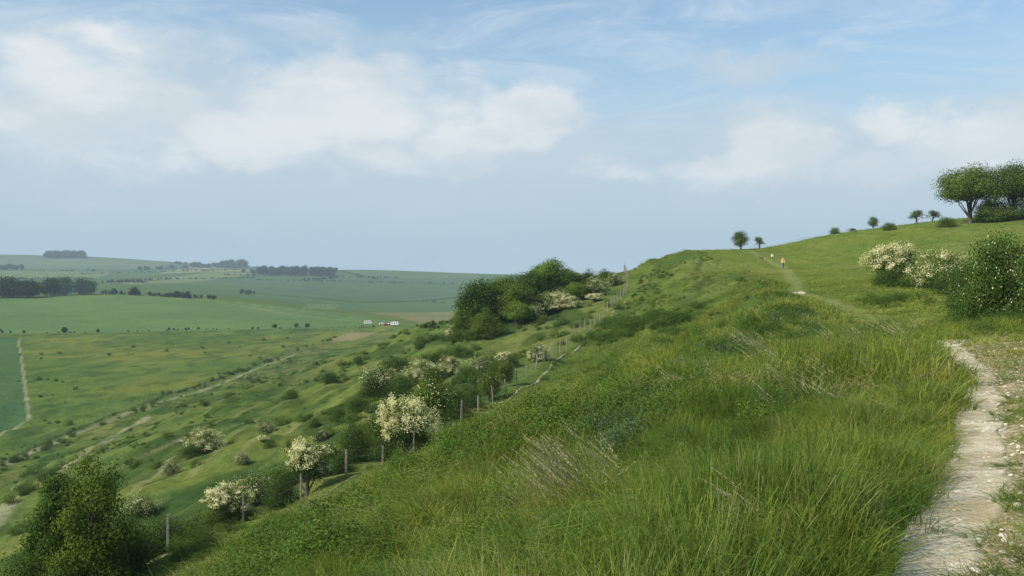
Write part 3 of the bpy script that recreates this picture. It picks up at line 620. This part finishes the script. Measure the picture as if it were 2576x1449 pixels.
# distant tree belts
T_f=[tree_mesh(f'far{i}',10,9+i,.04,20,1000,.75,M_far,0,.9,.7,.02,(.18,.32)) for i in range(3)]; CF=proto_coll('far_tree_proto',T_f)
def belt(name,specs):
    pp=[];sc_=[]
    for (x0,y0),(x1,y1),n_,hp,jit in specs:
        for i in range(n_):
            t=random.random(); q=G(x0+(x1-x0)*t,y0+(y1-y0)*t+random.uniform(-jit,jit)); h=hp*(.5+.65*random.random())*q[1]/F
            pp.append(q-np.array([0,0,h*.06])); sc_.append((h/10*1.1,h/10*1.1,h/10))
    scatter(name,np.array(pp),np.array([(0,0,random.random()*6.28) for _ in pp]),np.array(sc_),CF,3)
belt('tree_belt',[((-60,750),(95,748),24,56,2),((115,745),(175,743),12,50,1),((190,741),(240,741),8,42,1),((240,741),(290,740),8,18,1)])
belt('hedgerow',[((285,741),(540,753),46,13,1),((330,744),(350,744),4,26,0),((440,748),(490,750),8,20,0),((600,741),(640,741),7,14,1),((-30,838),(60,840),5,16,0),((160,838),(180,838),3,16,0),((245,837),(252,837),2,12,0),((385,833),(500,830),6,8,0),((630,829),(640,829),2,9,0),((688,826),(700,826),3,12,0),((745,824),(775,823),4,13,0),((1068,826),(1090,824),4,18,0),((1030,822),(1110,828),10,8,1),((0,842),(960,822),40,5,0),
                 ((560,692),(1000,700),90,5,.5),((640,705),(1180,716),90,4.5,.5),((860,684),(950,703),30,5,.5),((250,712),(420,703),50,6,.5),((420,703),(640,700),50,5,.5),((0,700),(250,703),50,5,.5),((200,690),(600,680),60,5,.5)])
belt('distant_woodland',[((650,690),(840,694),80,23,3),((480,672),(620,675),50,15,1.5),((350,680),(480,676),26,11,1),((560,672),(620,675),20,22,1),((-40,679),(60,679),24,16,1),((100,683),(240,682),20,5,1),((760,706),(850,702),22,8,1),((240,712),(370,711),30,9,1),((610,686),(640,688),6,16,1),((440,664),(470,667),8,9,1),((780,682),(850,682),20,12,1),((1060,760),(1120,764),10,5,1)])
belt('hilltop_copse',[((112,648),(212,648),110,17,2)])

# ---------------------------------------------------------------- fences
def fence(name,pts,h,sp,r,wires=3,seed=1):
    b=B(); w=[np.array(p,float) for p in pts]; acc=[];
    for i in range(len(w)-1):
        L=np.linalg.norm(w[i+1]-w[i]); n_=max(1,int(round(L/sp)))
        for k in range(n_): acc.append(w[i]+(w[i+1]-w[i])*k/n_)
    acc.append(w[-1]); tops=[]
    for p in acc:
        z=float(H(p[0],p[1])); hh=h*random.uniform(.82,1.12); l=Vector((random.gauss(0,.06),random.gauss(0,.06),0))
        rr=r*random.uniform(.7,1.25); b.tube([(p[0],p[1],z-.3),(p[0]+l.x*.5,p[1]+l.y*.5,z+hh*.5),(p[0]+l.x,p[1]+l.y,z+hh)],[rr,rr*.97,rr*.9],0,5); tops.append((p[0],p[1],z))
    for k in range(wires):
        zz=h*(.35+.27*k)
        for i in range(len(tops)-1):
            a=Vector(tops[i])+Vector((r,0,zz)); c=Vector(tops[i+1])+Vector((r,0,zz)); m_=(a+c)/2-Vector((0,0,.02)); b.tube([a,m_,c],[.005]*3,1,3,False)
    return link(name,b.mesh(name,[M_wood,M_wire]))
ys=np.arange(2,232,3.8); fence('post_and_wire_fence',[(float(xf(y)),y) for y in ys],1.4,9,.06)
fence('field_fence',[G(*p)[:2] for p in [(0,1165),(130,1108),(250,1058),(400,1005),(520,968)]],1.2,4,.07,1)
fence('field_fence',[G(*p)[:2] for p in [(60,846),(400,838),(700,829),(960,822)]],1.3,7,.1,0)

# ---------------------------------------------------------------- people and dog
def col(name,c): return plainmat(name,c,.85,.12,12)
M_skin=col('skin',(.55,.36,.26)); M_hair=col('hair',(.08,.05,.03)); M_shoe=col('shoe',(.06,.05,.05)); M_eye=col('eye',(.03,.03,.03))
def skinmesh(V,E,R,root=0,sub=2):
    me=bpy.data.meshes.new('tmp'); me.from_pydata(V,E,[]); o=link('tmp',me); o.modifiers.new('s','SKIN'); 
    for i,r in enumerate(R): me.skin_vertices[0].data[i].radius=(r if hasattr(r,'__len__') else (r,r)); me.skin_vertices[0].data[i].use_root=(i==root)
    md=o.modifiers.new('u','SUBSURF'); md.levels=sub; md.render_levels=sub
    dg=bpy.context.evaluated_depsgraph_get(); dg.update(); m2=bpy.data.meshes.new_from_object(o.evaluated_get(dg)); bpy.data.objects.remove(o); return m2
def person(loc,heading,shirt,trs,h=1.75,stride=.28,shorts=False,name='walking_person'):
    s=stride
    V=[(0,0,.95),(0,.0,1.12),(0,.01,1.3),(0,.02,1.42),(0,.03,1.5),(0,.05,1.58),(0,.045,1.70),
       (.17,.02,1.40),(.235,-.06*s*3,1.13),(.22,.12*s*3,.90),(.215,.16*s*3,.82),(-.17,.02,1.40),(-.235,.07*s*3,1.13),(-.22,.24*s*3,.92),(-.215,.28*s*3,.84),
       (.09,0,.90),(.10,s*.55,.50),(.10,s*.75,.09),(.10,s*.75+.16,.035),(-.09,0,.90),(-.10,-s*.25,.49),(-.10,-s*1.05,.13),(-.10,-s*1.05+.14,.05)]
    E=[(0,1),(1,2),(2,3),(3,4),(4,5),(5,6),(3,7),(7,8),(8,9),(9,10),(3,11),(11,12),(12,13),(13,14),(0,15),(15,16),(16,17),(17,18),(0,19),(19,20),(20,21),(21,22)]
    R=[(.15,.11),(.14,.10),(.16,.11),(.12,.09),.055,(.075,.09),(.07,.085),.06,.045,.034,.028,.06,.045,.034,.028,.095,.062,.042,.035,.095,.062,.042,.035]
    m=skinmesh(V,E,R)
    for x in (shirt,trs,M_skin,M_hair,M_shoe,M_eye): m.materials.append(x)
    for p in m.polygons:
        c=p.center; i=0
        if c.z<.11: i=4
        elif c.z<.93 and abs(c.x)<.19: i=1 if not shorts or c.z>.5 else 2
        elif abs(c.x)>.185 and c.z<1.16: i=2
        elif c.z>1.48: i=3 if (c.z>1.70 or c.y<.01) and c.z>1.55 else 2
        p.material_index=i; p.use_smooth=True
    o=link(name,m,loc,(0,0,heading),h/1.79)
    b=B()
    for sx in (-1,1):
        b.tube([(sx*.032,.125,1.645),(sx*.032,.137,1.645)],[.011,.008],1,8)         # eyes
        b.tube([(sx*.088,.045,1.61),(sx*.096,.04,1.655)],[.014,.018],0,6)           # ears
        w=(.215*sx,(.16 if sx>0 else .28)*s*3,.82 if sx>0 else .84); w=Vector(w)
        for k in range(4):
            a=w+Vector((0,-.025+.017*k,-.05)); L=(.065,.078,.072,.055)[k]; b.tube([a+Vector((0,0,.04)),a+Vector((-.004*sx,0,-L*.5)),a+Vector((-.018*sx,.004,-L))],[.010,.009,.007],0,5)
        a=w+Vector((0,.03,-.02)); b.tube([a,a+Vector((-.01*sx,.025,-.03)),a+Vector((-.015*sx,.03,-.055))],[.012,.01,.008],0,5)
    b.tube([(0,.125,1.63),(0,.155,1.612),(0,.13,1.60)],[.009,.014,.008],0,6)
    b.tube([(-.022,.128,1.575),(.022,.128,1.575)],[.006,.006],2,5)
    d=link('face_and_hands',b.mesh('face_and_hands',[M_skin,M_eye,col('lips',(.4,.15,.13))],True)); d.parent=o
    return o
person(tuple(at(1969,142)),math.radians(170),col('orange_shirt',(.78,.45,.16)),col('blue_jeans',(.10,.16,.30)),1.85)
person(tuple(at(1942,164)),math.radians(175),col('white_shirt',(.80,.78,.76)),col('dark_shorts',(.12,.07,.06)),1.4,.25,True)
person(tuple(at(1865,196)),math.radians(10),col('pale_shirt',(.75,.75,.74)),col('pale_trousers',(.5,.48,.44)),1.65,.1)
V=[(0,-.25,.48),(0,0,.47),(0,.24,.5),(0,.36,.62),(0,.44,.70),(0,.58,.67),(0,-.42,.56),(0,-.58,.66),
   (.08,.22,.42),(.08,.24,.22),(.08,.23,.03),(-.08,.22,.42),(-.08,.30,.24),(-.08,.26,.05),(.08,-.26,.42),(.08,-.20,.27),(.08,-.33,.18),(.08,-.30,.03),(-.08,-.26,.42),(-.08,-.26,.27),(-.08,-.42,.18),(-.08,-.40,.03),(.05,.42,.80),(-.05,.42,.80)]
E=[(0,1),(1,2),(2,3),(3,4),(4,5),(0,6),(6,7),(2,8),(8,9),(9,10),(2,11),(11,12),(12,13),(0,14),(14,15),(15,16),(16,17),(0,18),(18,19),(19,20),(20,21),(4,22),(4,23)]
R=[(.10,.11),(.10,.10),(.12,.15),.09,.085,.045,.03,.015,.05,.03,.028,.05,.03,.028,.065,.04,.025,.025,.065,.04,.025,.025,.02,.02]
m=skinmesh(V,E,R,1); m.materials.append(col('brown_fur',(.22,.15,.09)))
for p in m.polygons: p.use_smooth=True
link('dog',m,tuple(at(1915,166)),(0,0,math.radians(110)))

# ---------------------------------------------------------------- parked vehicles in the valley
M_gl=plainmat('car_glass',(.03,.04,.05),.1,.1); M_ty=plainmat('tyre',(.03,.03,.03),.9,.1)
def car(name,q,rz,paint,van=False):
    b=B(); W=.85
    prof=[(-2.2,.35),(-2.2,.85),(-2.0,.98),(-1.5,1.05),(-1.1,1.45),(.5,1.48),(1.1,1.0),(2.0,.85),(2.2,.6),(2.2,.35)] if not van else [(-2.6,.45),(-2.65,1.5),(-2.5,2.2),(-2.1,2.4),(1.9,2.4),(2.4,2.1),(2.65,1.4),(2.6,.45)]
    b0=len(b.v)
    for sx in (-1,1):
        for x,z in prof: b.v.append((x,sx*(W if z<1.1 or van else W*.82)*(1.2 if van else 1),z)); b.c.append(.5)
    n_=len(prof); b.f.append(tuple(b0+k for k in range(n_))); b.m.append(0); b.f.append(tuple(b0+n_+k for k in range(n_))[::-1]); b.m.append(0)
    for k in range(n_): k2=(k+1)%n_; b.f.append((b0+k,b0+n_+k,b0+n_+k2,b0+k2)); b.m.append(1 if (not van and k in (3,5)) else 0)
    for sx in (-1,1):
        if van:
            for x in (-1.6,0,1.5): b.box((x,sx*1.025,1.6),(.9,.02,.6),1)
        else:
            b.box((-.55,sx*.775,1.22),(.8,.03,.28),1); b.box((.3,sx*.775,1.22),(.7,.03,.28),1)
        for x in ((-1.35,1.35) if not van else (-.3,.5)): b.tube([(x,sx*.72,.32),(x,sx*.9,.32)],[.32,.32],2,14)
    o=link(name,b.mesh(name,[paint,M_gl,M_ty]),tuple(q),(0,0,rz)); return o
white=plainmat('white_paint',(.8,.8,.78),.4,.05); red=plainmat('red_paint',(.5,.06,.04),.4,.05)
car('caravan',G(925,816),.1,white,True); car('parked_car',G(962,817),.3,white); car('parked_car',G(972,819),.4,red); car('caravan',G(993,819),-.1,white,True); car('parked_car',G(982,817),.9,white)

# ---------------------------------------------------------------- haze in the valley air
if HAZE:
    b=B(); b.box((0,4500,50),(40000,22000,900)); me=b.mesh('atmosphere',[])
    m,nt,out=mat('emissive_haze'); va=N(nt,'ShaderNodeVolumeAbsorption'); va.inputs['Color'].default_value=(0,0,0,1); sg=1/8500; va.inputs['Density'].default_value=sg
    em=N(nt,'ShaderNodeEmission'); em.inputs['Color'].default_value=(.43,.57,.69,1); em.inputs['Strength'].default_value=sg  # the volume's own glow stands in for light scattered by the air
    ad=N(nt,'ShaderNodeAddShader'); nt.links.new(va.outputs[0],ad.inputs[0]); nt.links.new(em.outputs[0],ad.inputs[1]); nt.links.new(ad.outputs[0],out.inputs['Volume'])
    me.materials.append(m); link('atmosphere_haze',me)

# ---------------------------------------------------------------- sky, sun, camera
az=math.radians(-114); el=math.radians(39)   # azimuth measured from +Y towards +X
sd=Vector((math.sin(az)*math.cos(el),math.cos(az)*math.cos(el),math.sin(el)))
w=bpy.data.worlds.new('World'); scene.world=w; w.use_nodes=True; nt=w.node_tree; nt.nodes.clear()
out=nt.nodes.new('ShaderNodeOutputWorld'); bg=nt.nodes.new('ShaderNodeBackground'); sk=nt.nodes.new('ShaderNodeTexSky'); sk.sky_type='NISHITA'; sk.sun_disc=False
sk.sun_elevation=el; sk.sun_rotation=az; sk.air_density=1.; sk.dust_density=1.0; sk.ozone_density=1.5
tc=nt.nodes.new('ShaderNodeTexCoord'); dv=tc.outputs['Generated']
sp=nt.nodes.new('ShaderNodeSeparateXYZ'); nt.links.new(dv,sp.inputs[0]); X,Y,Z=sp.outputs
hyp=M(nt,'SQRT',M(nt,'ADD',M(nt,'MULTIPLY',X,X),M(nt,'MULTIPLY',Y,Y)))
A=M(nt,'ARCTAN2',X,Y); E_=M(nt,'ARCTAN2',Z,hyp)
def nz2(sx,sy,detail,rough,off=0,dist=.3):
    cb=nt.nodes.new('ShaderNodeCombineXYZ'); nt.links.new(M(nt,'MULTIPLY',A,sx),cb.inputs[0]); nt.links.new(M(nt,'MULTIPLY',E_,sy),cb.inputs[1]); cb.inputs[2].default_value=off
    return noise(nt,cb.outputs[0],1,detail,rough,dist)
A2=M(nt,'ADD',A,M(nt,'MULTIPLY',M(nt,'SUBTRACT',nz2(9,14,5,.6,1),.5),.11)); E2=M(nt,'ADD',E_,M(nt,'MULTIPLY',M(nt,'SUBTRACT',nz2(9,14,5,.6,7),.5),.075))
def blobs(lst):
    tot=None
    for px,py,a,bb,wt in lst:
        u=math.atan((px-CX)/F); v_=math.atan((HZ-py)/F)
        dx=M(nt,'DIVIDE',M(nt,'SUBTRACT',A2,u),a/F); dy=M(nt,'DIVIDE',M(nt,'SUBTRACT',E2,v_),bb/F)
        g=M(nt,'MULTIPLY',M(nt,'EXPONENT',M(nt,'MULTIPLY',M(nt,'ADD',M(nt,'MULTIPLY',dx,dx),M(nt,'MULTIPLY',dy,dy)),-1)),wt)
        tot=g if tot is None else M(nt,'MAXIMUM',tot,g)
    return tot
t1=blobs([(860,290,380,140,1.3),(620,355,300,105,1.2),(250,320,330,170,1.1),(60,230,140,100,1.),(1330,310,160,95,1.45),(1170,360,210,90,1.15),(660,410,280,60,1.1),(1955,390,155,90,1.5),(2235,350,130,70,1.2),(2480,385,250,85,1.3),(280,140,200,60,.85),(950,410,340,70,1.05),(1000,245,60,25,.9),(1780,410,180,60,.95),(2100,440,240,60,.95),(1560,420,150,40,.6)])
t2=blobs([(500,380,850,240,1.2),(1250,440,650,170,1.15),(2000,430,620,160,1.15),(250,180,420,130,.9),(700,120,460,70,.6),(1900,190,220,60,.85),(2450,420,400,160,1.15)])
fine=nz2(15,26,8,.56,3); wide=nz2(5,10,5,.55,23)
cl=mr(nt,M(nt,'ADD',t1,M(nt,'MULTIPLY',M(nt,'SUBTRACT',fine,.5),1.5)),.32,1.08,0,.93)
veil=mr(nt,M(nt,'ADD',t2,M(nt,'MULTIPLY',M(nt,'SUBTRACT',wide,.5),.9)),.15,.95,0,.85)
wis=mr(nt,nz2(5,20,7,.65,11,1.2),.42,.75,0,.6)
sc_=nt.nodes.new('ShaderNodeVectorMath'); sc_.operation='SCALE'; nt.links.new(sk.outputs[0],sc_.inputs[0]); sc_.inputs[3].default_value=.15
lowhaze=mr(nt,E_,-.02,.26,.92,.0)
skc=mix(nt,lowhaze,mix(nt,1,sc_.outputs[0],(1.02,1.1,1.08),'MULTIPLY'),(.43,.57,.69))
skc=mix(nt,wis,skc,(.70,.80,.88))
skc=mix(nt,veil,skc,(.60,.70,.77))
# cloud bodies: brighter tops, greyer where the noise is thin
cc=mix(nt,mr(nt,nz2(8,18,4,.5,31),.35,.65,0,1),(.74,.79,.82),(.92,.94,.93))
skc=mix(nt,cl,skc,cc)
nt.links.new(skc,bg.inputs[0]); bg.inputs[1].default_value=1.0; nt.links.new(bg.outputs[0],out.inputs[0])
sl=bpy.data.lights.new('sun','SUN'); sl.energy=5; sl.angle=math.radians(.6); sl.color=(1,.93,.78); so=bpy.data.objects.new('sun',sl); scene.collection.objects.link(so)
so.rotation_euler=sd.to_track_quat('Z','Y').to_euler()
cam=bpy.data.cameras.new('camera'); co=bpy.data.objects.new('camera',cam); scene.collection.objects.link(co); scene.camera=co
cam.lens=35; cam.sensor_width=36; cam.clip_start=.1; cam.clip_end=60000; co.location=(0,0,0); co.rotation_euler=(math.radians(90-.79),0,0)
